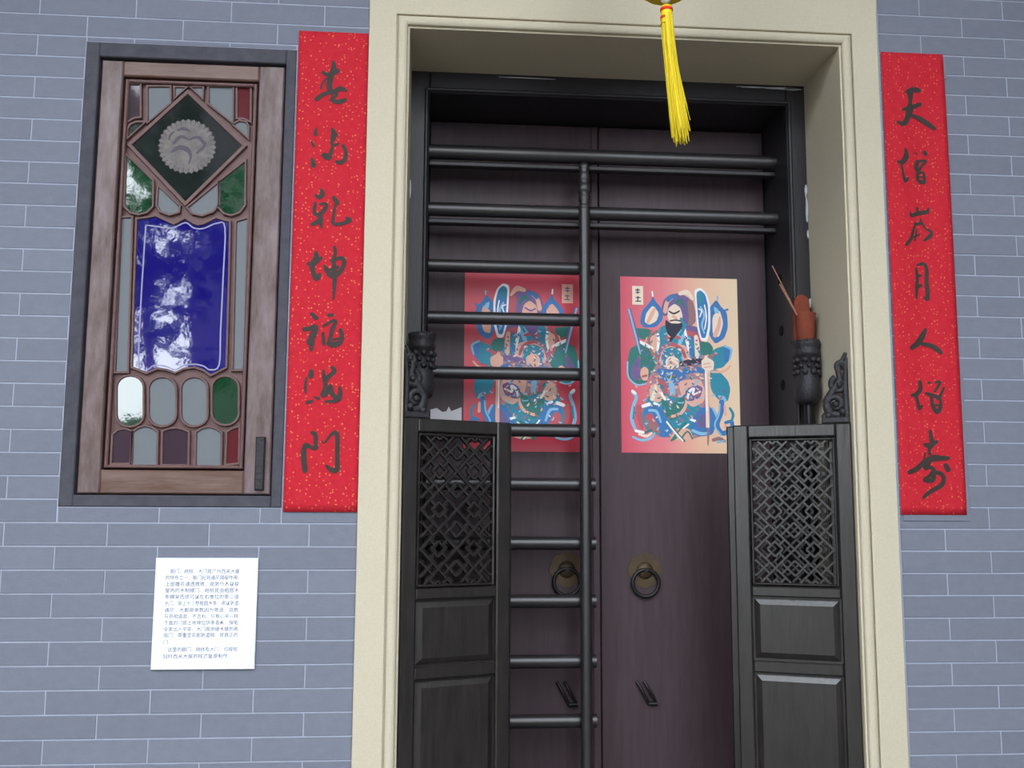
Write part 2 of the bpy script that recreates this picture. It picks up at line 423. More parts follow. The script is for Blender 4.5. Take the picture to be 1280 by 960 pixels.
# sliding bar gate
g = tag(empty('sliding_bar_gate', (.25, RY, 0)), 'black sliding gate of round horizontal bars across one door leaf', 'gate')
SX = .522
st = MB(); st.tube([(SX, RY-.026, .02), (SX, RY-.026, 2.60)], .020, 14)
st.lathe([(.020, 0), (.023, .006), (.020, .012), (.017, .02), (.021, .03), (.021, .045), (.016, .052), (.024, .062), (.026, .075), (.020, .09), (.017, .097), (.022, .105), (.022, .125), (.015, .135), (.019, .145), (.019, .16), (.008, .168)], (SX, RY-.026, 2.60), 14)
st.build('stile', 'rung', g)
for i, z in enumerate(RZ[2:]):
    r = .0225
    MB().tube([(FX0+.004, RY+.014, z), (SX+.038, RY+.014, z)], r, 16).build('bar', 'rung', g)

# ------------------------------------------------------------------ folding half doors
WD = .355
TH = math.radians(23)
def leaf_map(side, hx, hy, off=0, slide=0):
    e = Vector((math.cos(TH), math.sin(TH), 0)); n = Vector((-math.sin(TH), math.cos(TH), 0))
    if side > 0: e.x = -e.x; n.x = -n.x
    def fn(x, y, z):
        p = Vector((hx, hy, z)) + e*(x+slide) + n*(y+off)
        return (p.x, p.y, p.z)
    return fn
def lattice_bars(x0, x1, z0, z1):
    d = .0145; bars = []
    cx, cz = (x0+x1)/2, (z0+z1)/2
    def seg(a0, b0, a1, b1):
        P = (cx+(a0+b0)*d, cz+(a0-b0)*d); Q = (cx+(a1+b1)*d, cz+(a1-b1)*d)
        t0, t1 = 0., 1.
        dx, dz = Q[0]-P[0], Q[1]-P[1]
        for p_, q_ in ((-dx, P[0]-x0), (dx, x1-P[0]), (-dz, P[1]-z0), (dz, z1-P[1])):
            if abs(p_) < 1e-12:
                if q_ < 0: return
            else:
                r_ = q_/p_
                if p_ < 0: t0 = max(t0, r_)
                else: t1 = min(t1, r_)
        if t1-t0 > .02: bars.append(((P[0]+dx*t0, P[1]+dz*t0), (P[0]+dx*t1, P[1]+dz*t1)))
    K = 6
    for k in range(-K, K+1):
        seg(4*k, -40, 4*k, 40); seg(-40, 4*k, 40, 4*k)
        for l in range(-K, K+1):
            A, B = 4*k, 4*l
            if (k+l) % 2 == 0:
                seg(A+1.2, B+1.2, A+1.2, B+2.8); seg(A+1.2, B+2.8, A+2.8, B+2.8); seg(A+2.8, B+2.8, A+2.8, B+1.2); seg(A+2.8, B+1.2, A+1.2, B+1.2)
                seg(A+2, B, A+2, B+1.2); seg(A+2, B+2.8, A+2, B+4); seg(A, B+2, A+1.2, B+2); seg(A+2.8, B+2, A+4, B+2)
            else:
                seg(A+1.2, B, A+1.2, B+2.8); seg(A+1.2, B+2.8, A+4, B+2.8); seg(A+2.8, B+1.2, A+2.8, B+4); seg(A, B+1.2, A+2.8, B+1.2)
    return bars
ZS = [(1.825, 1.785), (1.326, 1.294), (1.102, 1.066), (.16, .05)]
def half_door(side, hx, hy, label, off=0, slide=0, carve=False, back=False):
    fn = leaf_map(side, hx, hy, off, slide)
    root = tag(empty('folding_half_door', fn(0, 0, .05)), label, 'half door')
    T = .034; s = .046
    for a, b in ((0, s), (WD-s, WD)):
        MB().bbox(a, b, 0, T, .05, 1.825, .004).build('stile', 'leaf', root, fn)
    for zt, zb in ZS: MB().bbox(s, WD-s, .001, T-.001, zb, zt, .004).build('rail', 'leaf', root, fn)
    x0, x1, z0, z1 = s, WD-s, 1.326, 1.785
    if back:
        MB().box(x0, x1, .012, .024, z0, z1).build('panel', 'leaf', root, fn)
    la = MB(); b = .011
    for (a0, a1, c0, c1) in ((x0+.003, x0+b, z0+.003, z1-.003), (x1-b, x1-.003, z0+.003, z1-.003), (x0+b, x1-b, z0+.003, z0+b), (x0+b, x1-b, z1-b, z1-.003)):
        la.bbox(a0, a1, .006, .028, c0, c1, .003)
    la.build('lattice_frame', 'leaf', root, fn)
    la = MB()
    for i, (P, Q) in enumerate([] if back else lattice_bars(x0+b, x1-b, z0+b, z1-b)):
        t = Vector((Q[0]-P[0], Q[1]-P[1])); t.normalize(); w = .0031; nx, nz = -t.y*w, t.x*w
        yy = .0095 if t.x*t.y > 0 else .0110
        la.prism([(P[0]+nx, P[1]+nz), (P[0]-nx, P[1]-nz), (Q[0]-nx, Q[1]-nz), (Q[0]+nx, Q[1]+nz)], yy, .024)
    if not back: tag(la.build('lattice', 'leaf', root, fn), kind='stuff')
    for (za, zb) in ((1.294, 1.102), (1.066, .16)):
        pn = MB(); pn.box(x0, x1, .016, .024, zb, za)
        i = .006; q = .024
        vs = [(x0+i, .015, zb+i), (x1-i, .015, zb+i), (x1-i, .015, za-i), (x0+i, .015, za-i), (x0+q, .006, zb+q), (x1-q, .006, zb+q), (x1-q, .006, za-q), (x0+q, .006, za-q)]
        pn.add(vs, [(4, 5, 6, 7), (0, 1, 5, 4), (1, 2, 6, 5), (2, 3, 7, 6), (3, 0, 4, 7)])
        pn.build('panel', 'leaf', root, fn)
    if carve:
        c = MB()
        def spiral(cx, cz, r0, turns, a0, dirn, rad):
            n = int(22*turns); pts = []
            for k in range(n+1):
                u = k/n; a = a0+dirn*2*math.pi*turns*u; r = r0*(1-.85*u); pts.append((cx+r*math.cos(a), .017, cz+r*math.sin(a)))
            c.tube(pts, [rad*(1-.4*k/n) for k in range(n+1)], 8, sq=(1, 1.3))
        c.bbox(.002, .085, .004, .030, 1.825, 1.845, .004)
        spiral(.042, 1.885, .034, 1.4, -1.9, 1, .0095)
        spiral(.030, 1.945, .026, 1.3, 1.2, -1, .008)
        spiral(.020, 2.005, .018, 1.2, -1.2, 1, .0065)
        c.tube([(.075, .017, 1.84), (.060, .017, 1.862), (.070, .017, 1.895), (.050, .017, 1.925), (.026, .017, 1.96), (.032, .017, 1.99), (.008, .017, 2.045)], [.012, .011, .009, .009, .008, .007, .004], 8, sq=(1, 1.3))
        c.tube([(.010, .017, 1.84), (.012, .017, 1.95), (.006, .017, 2.03)], [.010, .009, .005], 8)
        for (x, z, r) in ((.042, 1.885, .011), (.030, 1.945, .009), (.02, 2.005, .007), (.064, 1.850, .012), (.022, 1.86, .012)): c.ball((x, .012, z), r)
        c.build('scroll_carving', 'carve', root, fn)
    return root
half_door(1, 1.2795, .004, 'worn black latticed half door leaf below the terracotta incense holder', carve=True)
half_door(-1, -.0795, .004, 'darker black latticed half door leaf in front of the sliding bars', carve=True)
half_door(1, 1.2795, .004, 'half door leaf folded behind the latticed leaf below the incense holder', off=.038, slide=.024)
half_door(-1, -.0795, .004, 'half door leaf folded behind the latticed leaf in front of the bars', off=.038, slide=.024)

# ------------------------------------------------------------------ carved pivot brackets, cup, sticks
def bracket(cx, cy, label):
    root = tag(empty('carved_bracket', (cx, cy, 0)), label, 'bracket')
    b = MB()
    b.lathe([(.020, 1.905), (.034, 1.912), (.040, 1.925), (.043, 1.95), (.041, 1.98), (.037, 1.992), (.037, 2.062), (.043, 2.066), (.045, 2.076), (.041, 2.084), (.041, 2.095), (.045, 2.102), (.043, 2.116), (.036, 2.118), (.034, 2.108)], (cx, cy, 0), 18, (1, 1.15))
    for ring, (z, r, n, s_) in enumerate(((2.010, .038, 9, .011), (2.030, .038, 9, .009), (2.050, .038, 9, .011), (2.113, .041, 12, .006))):
        for k in range(n):
            a = 2*math.pi*(k+.5*(ring % 2))/n; b.ball((cx+r*math.cos(a), cy+r*1.15*math.sin(a), z), s_, 6, 4)
    b.build('carved_head', 'carve', root)
    MB().tube([(cx+.004, cy, 0), (cx+.004, cy, 1.91)], .016, 12).build('pivot_rod', 'iron', root)
    MB().box(cx-.02, cx+.02, cy+.03, FY, 1.95, 2.0).build('mount', 'carve', root)
bracket(1.236, .235, 'carved black post bracket under the terracotta incense cup')
bracket(-.034, .235, 'carved black post bracket without a cup, above the darker half door')
ct = tag(empty('incense_cup', (1.232, .225, 2.118)), 'reddish terracotta incense holder on the carved bracket', 'incense holder')
c = MB(); P = [(1.204, 2.119), (1.262, 2.119), (1.2585, 2.245)]
for k in range(1, 8):
    a = math.pi*k/8; P.append((1.232+.0265*math.cos(a), 2.245+.033*math.sin(a)))
P.append((1.2055, 2.245)); c.prism(P, .248, .266); c.build('back_plate', 'clay', ct)
MB().lathe([(.026, 2.119), (.029, 2.13), (.034, 2.205), (.036, 2.210), (.033, 2.211), (.028, 2.14)], (1.236, .232, 0), 18, (1, .9)).build('cup', 'clay', ct)
for (x, z, yy) in ((1.129, 2.371, .242), (1.146, 2.305, .226)):
    tag(MB().tube([(1.222, yy, 2.142), (1.212, yy-.002, 2.205 if z > 2.35 else 2.190), (x, yy-.008, z)], [.0028, .0028, .0022], 6).build('incense_stick', 'stick'),
        'long thin incense stick leaning out of the terracotta holder' if z > 2.35 else 'shorter thin incense stick leaning out of the terracotta holder', 'incense stick')
P = [un(*p, DY) for p in ((538, 512), (546, 510), (553, 515), (558, 514), (561, 508), (564, 514), (577, 509), (577, 545), (538, 545))]  # flat jagged white shape on the door leaf
tag(MB().prism(P, DY-.0012, DY-.0002).build('white_patch', 'patch'), 'jagged white scrap stuck on the door behind the bars', 'paper')

# ------------------------------------------------------------------ stained-glass window
win = tag(empty('window_1', (-.74, .03, WZ0)), 'brown wooden window with blue, green and frosted leaded panes', 'window', kind='structure')
sx0, sx1, sz0, sz1 = -1.0125, -.4585, 1.592, 2.904
s = MB()
for q in ((WX0, sx0, WZ0, WZ1), (sx1, WX1, WZ0, WZ1), (sx0, sx1, WZ0, sz0), (sx0, sx1, sz1, WZ1)): s.bbox(q[0], q[1], -.002, .058, q[2], q[3], .003)
s.build('surround', 'surround', win)
MB().box(sx0, sx1, .054, .06, sz0, sz1).build('back_board', 'dgroove', win)
ia = un(152.5, 98, .02); ib = un(322, 100, .02); ic = un(128.5, 588, .02); id_ = un(308, 588, .02)
ix0, ix1, iz0, iz1 = (ia[0]+ic[0])/2, (ib[0]+id_[0])/2, (ic[1]+id_[1])/2, (ia[1]+ib[1])/2
gp = .004
MB().bbox(sx0+gp, ix0, .012, .05, sz0+gp, sz1-gp, .004).build('stile', 'sash', win)
MB().bbox(ix1, sx1-.006, .012, .05, sz0+gp, sz1-gp, .004).build('stile', 'sash', win)
MB().bbox(ix0, ix1, .0135, .05, sz0+gp, iz0, .004).build('rail', 'sashh', win)
MB().bbox(ix0, ix1, .0135, .05, iz1, sz1-gp, .004).build('rail', 'sashh', win)
b = MB(); q = .006; e = .016
for (a0, a1, c0, c1) in ((ix0+q, ix0+e, iz0+q, iz1-q), (ix1-e, ix1-q, iz0+q, iz1-q), (ix0+e, ix1-e, iz0+q, iz0+e), (ix0+e, ix1-e, iz1-e, iz1-q)): b.bbox(a0, a1, .020, .05, c0, c1, .003)
b.build('glazing_bead', 'muntin', win)
MB().box(ix0+e, ix1-e, .040, .050, iz0+e, iz1-e).build('lead_field', 'muntin', win)
GY = .034
def CA(P): return [un(130+x/4.8, 90+y/4.8, GY) for x, y in P]
def CB(P): return [un(130+x/6, 440+y/6, GY) for x, y in P]
def CC(P): return [un(140+x/4.361, 255+y/4.361, GY) for x, y in P]
def pill(x0, x1, y0, y1):
    r = (x1-x0)/2; P = []
    for k in range(9):
        a = math.pi+math.pi*k/8; P.append((x0+r+r*math.cos(a), y0+r*.85+r*.85*math.sin(a)))
    for k in range(9):
        a = math.pi*k/8; P.append((x0+r+r*math.cos(a), y1-r*.85+r*.85*math.sin(a)))
    return P
panes = [
 ('g_purple', CA([(148, 80), (215, 80), (215, 268), (180, 272), (148, 292)])),
 ('g_dark', CA([(150, 350), (165, 322), (200, 308), (238, 308), (150, 388)])),
 ('g_grey', CA([(268, 95), (395, 95), (395, 186), (268, 296)])),
 ('g_grey', CA([(430, 98), (488, 98), (430, 150)])),
 ('g_grey', CA([(532, 98), (590, 98), (590, 152)])),
 ('g_grey', CA([(635, 95), (770, 95), (770, 300), (635, 190)])),
 ('g_red', CA([(805, 90), (875, 90), (875, 292), (840, 275), (805, 275)])),
 ('g_grey', CA([(785, 318), (815, 300), (850, 308), (862, 335), (862, 390)])),
 ('g_dark', CA([(505, 138), (828, 445), (490, 776), (172, 440)])),
 ('g_green', CA([(140, 508), (290, 655), (288, 805), (255, 838), (210, 850), (165, 840), (130, 805)])),
 ('g_grey', CA([(330, 695), (450, 808), (445, 838), (395, 852), (345, 835), (325, 800)])),
 ('g_grey', CA([(510, 815), (685, 672), (685, 795), (650, 835), (590, 856), (535, 845)])),
 ('g_green', CA([(697, 660), (845, 545), (840, 800), (808, 840), (765, 855), (725, 845), (695, 812)])),
 ('g_grey', CC([(57, 80), (106, 78), (82, 912), (24, 912)])),
 ('g_grey', CC([(682, 100), (736, 84), (716, 900), (664, 900)])),
 ('g_blue', CC([(142, 88), (190, 82), (240, 72), (290, 96), (340, 118), (400, 86), (440, 112), (470, 122), (505, 114), (570, 82), (600, 92), (638, 102), (632, 400), (618, 888), (580, 908), (540, 928), (500, 900), (450, 884), (390, 892), (345, 914), (300, 898), (250, 890), (190, 916), (150, 900), (116, 886), (128, 480)])),
 ('g_green', CB(pill(104, 290, 185, 552))), ('g_grey', CB(pill(345, 535, 195, 550))), ('g_grey', CB(pill(588, 770, 195, 550))), ('g_green', CB(pill(820, 1003, 190, 540))),
 ('g_purple', CB([(75, 625), (110, 595), (160, 585), (205, 602), (198, 830), (66, 830)])),
 ('g_grey', CB([(225, 605), (265, 575), (312, 562), (360, 575), (397, 602), (390, 850), (212, 850)])),
 ('g_purple', CB([(450, 600), (490, 585), (540, 578), (590, 588), (630, 605), (625, 842), (444, 840)])),
 ('g_grey', CB([(700, 605), (740, 580), (790, 568), (838, 582), (876, 610), (870, 855), (694, 855)])),
 ('g_red', CB([(932, 605), (970, 582), (1008, 572), (1003, 828), (922, 836)])),
]
for m_, P in panes:
    pn = MB().prism(P, GY, GY+.004).build('pane', m_, win)
    if m_ == 'g_blue': blue = pn
    mu = MB(); n = len(P); cxx = sum(p[0] for p in P)/n; czz = sum(p[1] for p in P)/n
    ar = sum(P[i][0]*P[(i+1) % n][1]-P[(i+1) % n][0]*P[i][1] for i in range(n)); sg = 1 if ar > 0 else -1
    nrm = []
    for i in range(n):
        a = Vector(P[i-1]); b_ = Vector(P[i]); c_ = Vector(P[(i+1) % n])
        n1 = (b_-a).normalized(); n2 = (c_-b_).normalized()
        v1 = Vector((n1.y, -n1.x))*sg; v2 = Vector((n2.y, -n2.x))*sg
        v = (v1+v2); v = v.normalized()/max(.55, v.normalized().dot(v1)); nrm.append(v)
    w = .0085 if len(P) != 4 or m_ != 'g_dark' else .013
    ring = []
    for i in range(n):
        ring.append([(P[i][0], GY-.001, P[i][1]), (P[i][0]+nrm[i].x*.0015, GY-.006, P[i][1]+nrm[i].y*.0015), (P[i][0]+nrm[i].x*(w-.002), GY-.006, P[i][1]+nrm[i].y*(w-.002)), (P[i][0]+nrm[i].x*w, GY+.007, P[i][1]+nrm[i].y*w)])
    vs = [p for r in ring for p in r]; fs = []
    for i in range(n):
        j = (i+1) % n
        for k in range(3): fs.append((4*i+k, 4*i+k+1, 4*j+k+1, 4*j+k))
    mu.add(vs, fs)
    mu.build('muntin', 'muntin', win)
et = MB()
ln = CC([(185, 115), (255, 124), (330, 131), (400, 102), (440, 128), (472, 136), (510, 130), (570, 106), (616, 128), (606, 400), (592, 700), (584, 878), (535, 904), (500, 884), (450, 874), (390, 880), (345, 904), (290, 884), (230, 880), (190, 904), (146, 880), (160, 500), (185, 115)])
et.ribbon([(x, z, .0042) for x, z in ln], GY-.0008, 0); et.build('etched_border', 'etch', blue, fix=True)
mx_, mz_ = un(234, 183, GY)
md = MB(); R = .083
md.prism([(mx_+(R+.0035*math.cos(32*a))*math.cos(a), mz_+(R+.0035*math.cos(32*a))*math.sin(a)) for a in [2*math.pi*k/192 for k in range(192)]], GY-.0007, GY)
md_o = md.build('medallion', 'etchd', win)
md = MB()
for k in range(32):
    a = 2*math.pi*(k+.5)/32; md.ribbon([(mx_+r*math.cos(a), mz_+r*math.sin(a), .0026) for r in (R*.86, R*1.0)], GY-.0012, 0)
for S_ in ([(-.04, .008, .008), (-.02, .03, .010), (.005, .022, .006), (.03, .03, .008), (.05, .012, .012)],
           [(-.045, -.02, .006), (-.025, -.005, .014), (0, -.01, .016), (.012, -.03, .008), (.008, -.055, .004)],
           [(-.03, .05, .006), (-.012, .055, .012), (.006, .048, .004)], [(.03, -.02, .006), (.045, -.005, .010), (.055, .01, .004)],
           [(-.055, .02, .004), (-.05, .035, .008), (-.04, .045, .004)]):
    md.ribbon([(mx_+x, mz_+z, w) for x, z, w in S_], GY-.0013, 0)
md.build('etched_pattern', 'etchk', md_o)
la = un(322, 546, .0); lb = un(334, 604, .0)
MB().bbox(la[0]-.004, la[0]+.022, -.004, .014, lb[1]-.02, la[1], .003).build('latch', 'carve', win)

# ------------------------------------------------------------------ couplets with brush characters
CHARS_L = [
 (374, 70, 12, [[(510,90,40),(520,170,70),(470,330,80),(450,470,80),(490,560,60)],[(360,250,50),(450,290,70),(570,225,70)],[(325,490,26),(350,410,24),(410,340,26)],[(260,650,60),(380,570,60),(520,535,60),(620,490,70),(710,525,36)],[(540,545,60),(560,590,40),(480,655,50),(590,690,70),(685,660,56)]]),
 (374, 150, 12, [[(250,130,30),(245,215,56)],[(190,330,32),(215,390,42)],[(195,590,44),(215,680,74)],[(490,130,30),(525,220,92),(490,330,46),(510,382,40),(590,355,28)],[(505,390,30),(475,490,54),(440,580,60),(350,520,50),(420,545,84)],[(660,390,50),(700,480,50),(680,600,60),(610,640,60),(560,628,46)]]),
 (372, 225, 12, [[(360,150,46),(370,220,74),(320,265,50),(280,235,46)],[(265,350,40),(250,480,50),(320,525,56),(415,430,60),(425,360,44),(340,360,36)],[(335,520,60),(330,605,76),(220,665,50)],[(350,600,60),(350,710,34)],[(545,270,60),(600,345,60)],[(570,370,36),(545,500,40),(535,645,50),(640,660,50),(785,605,62),(735,570,36)]]),
 (370, 300, 12, [[(300,190,46),(305,280,90),(250,370,84),(255,480,60),(310,580,80),(355,515,46)],[(185,360,46),(290,335,60),(375,270,44)],[(580,110,46),(590,200,46),(568,300,50),(580,500,74),(575,700,48),(560,890,24)],[(430,390,40),(460,450,64),(540,535,80),(670,470,60),(722,330,60),(680,270,54),(530,310,40)],[(500,450,30),(625,410,46)]]),
 (368, 380, 12, [[(260,150,50),(325,210,62)],[(150,380,60),(240,365,60),(310,345,84),(290,440,92),(225,575,80)],[(270,560,70),(250,685,46)],[(520,170,50),(570,165,46)],[(440,330,36),(560,258,38),(625,260,42),(570,370,60),(545,480,50),(520,590,70)],[(430,440,40),(440,600,50)],[(690,390,50),(712,480,60),(680,580,70),(580,612,80),(520,590,60)],[(590,535,30),(680,515,30)]]),
 (366, 450, 12, [[(278,170,60),(270,240,74)],[(205,265,24),(190,400,40),(195,490,28)],[(220,640,50),(290,615,36)],[(330,555,28),(390,580,42)],[(460,150,24),(470,270,54),(490,340,50)],[(590,110,46),(625,170,60),(540,250,60),(480,325,56)],[(490,340,50),(480,440,60),(440,530,50),(515,510,40),(565,380,50),(590,500,60),(680,590,74),(712,490,60),(700,410,34)],[(500,622,36),(640,620,46)]]),
 (364, 525, 12, [[(315,190,50),(365,225,62),(365,340,50),(370,420,60),(300,410,46),(225,380,70),(190,450,70),(190,600,72),(208,755,70)],[(450,310,18),(500,340,22),(590,230,40),(650,190,54),(690,225,62),(695,400,60),(690,600,60),(688,740,72),(610,752,66),(530,690,36)]]),
]
CHARS_R = [
 (1105, 95, 12, [[(340,245,60),(430,210,84),(515,215,70)],[(390,260,96),(390,400,50),(380,500,116),(350,620,84),(290,720,74),(200,700,46)],[(280,510,46),(400,480,70),(535,425,62)],[(400,590,50),(520,635,70),(640,715,80),(745,795,54)]]),
 (1105, 175, 12, [[(315,145,36),(322,260,84),(255,345,70),(200,330,36)],[(250,370,28),(280,530,34),(310,620,62),(355,570,28)],[(605,190,60),(620,215,56)],[(460,190,20),(485,212,24)],[(500,325,56),(480,410,74),(510,465,46),(570,385,36),(625,315,42),(500,322,36)],[(500,500,50),(505,600,50),(590,640,62),(602,560,40),(580,490,36),(510,500,36)],[(520,555,26),(600,555,26)]]),
 (1110, 250, 12, [[(330,190,28),(345,240,50),(440,205,62),(585,180,60)],[(435,120,36),(445,200,40)],[(600,130,30),(585,180,40)],[(400,362,40),(490,350,52),(485,290,24)],[(400,380,30),(360,500,42),(340,580,50),(265,675,46)],[(425,450,26),(400,605,28)],[(470,520,24),(380,560,30)],[(510,350,28),(560,430,24),(640,480,42),(620,550,60),(545,605,36)]]),
 (1112, 315, 12, [[(395,250,34),(410,400,50),(402,560,50),(400,695,26)],[(420,195,36),(510,180,52),(552,260,50),(552,450,60),(565,600,60),(560,710,62),(520,680,28)],[(410,370,50),(470,350,28)],[(410,525,60),(475,500,38)]]),
 (1115, 390, 12, [[(500,265,46),(450,370,84),(380,470,84),(285,540,58)],[(450,480,54),(560,500,62),(650,550,72),(715,612,56)]]),
 (1118, 460, 12, [[(380,205,50),(388,310,62),(330,390,62),(245,412,34)],[(320,430,50),(350,530,50),(370,612,52),(412,565,26)],[(510,222,30),(545,222,20)],[(615,220,36),(675,215,42),(600,355,34)],[(475,380,40),(540,402,52),(600,420,50),(650,452,62),(690,390,40),(725,305,36)],[(550,440,40),(572,570,52),(632,655,72),(682,590,50),(682,480,36)],[(595,560,28),(672,560,28)]]),
 (1120, 535, 10.66, [[(455,40,36),(465,120,50),(482,200,72),(440,290,40),(450,345,40)],[(385,222,46),(450,232,62),(545,180,36)],[(170,588,50),(270,545,60),(390,440,62),(500,402,84),(600,402,60),(685,400,46)],[(385,330,22),(370,420,22)],[(440,460,50),(380,540,50),(450,522,40),(505,570,62),(440,640,40),(375,692,46),(480,695,62),(520,600,50),(600,612,50),(632,680,56),(602,760,56),(500,822,50),(400,890,46),(355,935,24)],[(655,498,56),(685,552,64)]]),
]
def couplet(x0, x1, z0, z1, chars, m_, label, wave):
    root = tag(empty('spring_couplet', ((x0+x1)/2, 0, z0)), label, 'couplet')
    nx, nz = 14, 60
    def dy(x, z):
        u = (x-x0)/(x1-x0); v = (z-z0)/(z1-z0)
        w = wave*(math.sin(u*9.0+.6*math.sin(v*5))*.5+.5)*math.sin(math.pi*min(1, max(0, v)))**.6
        return -.0045-w
    vs = []; fs = []
    for j in range(nz+1):
        for i in range(nx+1):
            x = x0+(x1-x0)*i/nx; z = z0+(z1-z0)*j/nz; vs.append((x, dy(x, z), z))
    for j in range(nz):
        for i in range(nx): fs.append((j*(nx+1)+i, j*(nx+1)+i+1, (j+1)*(nx+1)+i+1, (j+1)*(nx+1)+i))
    sh = MB().add(vs, fs, True).build('paper', m_, root)
    so = sh.modifiers.new('thickness', 'SOLIDIFY'); so.thickness = .0006; so.offset = -1
    for (ox, oy, k, strokes) in chars:
        mb = MB()
        for n_, S_ in enumerate(strokes):
            P = []
            for (x, y, w) in S_:
                X, Z = un(ox+x/k, oy+y/k, -.005); P.append((X, Z, w/k*.00272))
            mb.ribbon(P, -.0006-.00006*n_, 0)
        mb.build('character', 'ink', root, fn=lambda x, y, z: (x, dy(x, z)-.0008+y, z))
    return root
couplet(-.4225, -.2105, 1.5465, 3.0108, CHARS_L, 'paperL', 'red gold-flecked couplet between the stained-glass window and the casing', .0006)
rc = couplet(1.4225, 1.630, 1.5465, 3.0235, CHARS_R, 'paperR', 'creased red couplet on the side of the casing away from the window', .0065)
MB().bbox(1.430, 1.642, -.0034, -.0002, 1.528, 1.99, .001).build('backing_strip', 'brick', rc)
MB().bbox(1.560, 1.640, -.0034, -.0002, 2.94, 3.016, .001).build('backing_strip', 'brick', rc)

# ------------------------------------------------------------------ notice board
nb = tag(empty('notice_board', (-.629, 0, 1.107)), 'white square notice printed with small grey Chinese text', 'notice')
MB().bbox(-.7715, -.4868, -.009, -.0006, 1.107, 1.4148, .001).build('board', 'board', nb)
LINES = ['　脚门、趟栊、大门是广州西关大屋', '的特色之一。脚门起到通风隔视作用，', '上部雕花通透雅致，是防外人窥视', '屋内的木制矮门，趟栊是由粗圆木', '条横架而成可以左右推拉的第二道', '大门。架上十三根粗圆木条，用以防盗',
         '通风。大都是单数因为粤语，双数', '与丧相谐音，不吉利。只有心平一样', '下面的门官土地神位供奉香火，保佑', '全家出入平安。大门是用硬木做的两', '扇门，厚重坚实能防盗贼。是真正的', '门。', '　这里的脚门、趟栊及大门，均按照', '旧时西关大屋的样式复原制作。']
ys = [713, 721, 729, 737, 745, 753, 761.5, 769.5, 777.5, 785.5, 793, 801.5, 811, 819.5]
for i, t in enumerate(LINES):
    cu = bpy.data.curves.new('text_line', 'FONT'); cu.body = t; cu.size = .0138; cu.resolution_u = 1
    to = bpy.data.objects.new('text_line', cu); COL.objects.link(to)
    me = bpy.data.meshes.new_from_object(to.evaluated_get(bpy.context.evaluated_depsgraph_get()))
    bpy.data.objects.remove(to); bpy.data.curves.remove(cu)
    X, Z = un(207-(ys[i]-713)*.035, ys[i]+2, -.009)
    wmax = max([v.co.x for v in me.vertices] or [1]); full = len(t) >= 14 and i != 13
    k = (.205/wmax) if full else 1.0
    me.transform(Matrix.Translation((X, -.0094, Z-.003)) @ Matrix(((k, 0, 0, 0), (0, 0, -1, 0), (0, 1, 0, 0), (0, 0, 0, 1))))
    me.materials.append(MT['print'])
    o = bpy.data.objects.new('text_line', me); COL.objects.link(o); o.parent = nb; o.matrix_parent_inverse = Matrix.Translation(-nb.location)

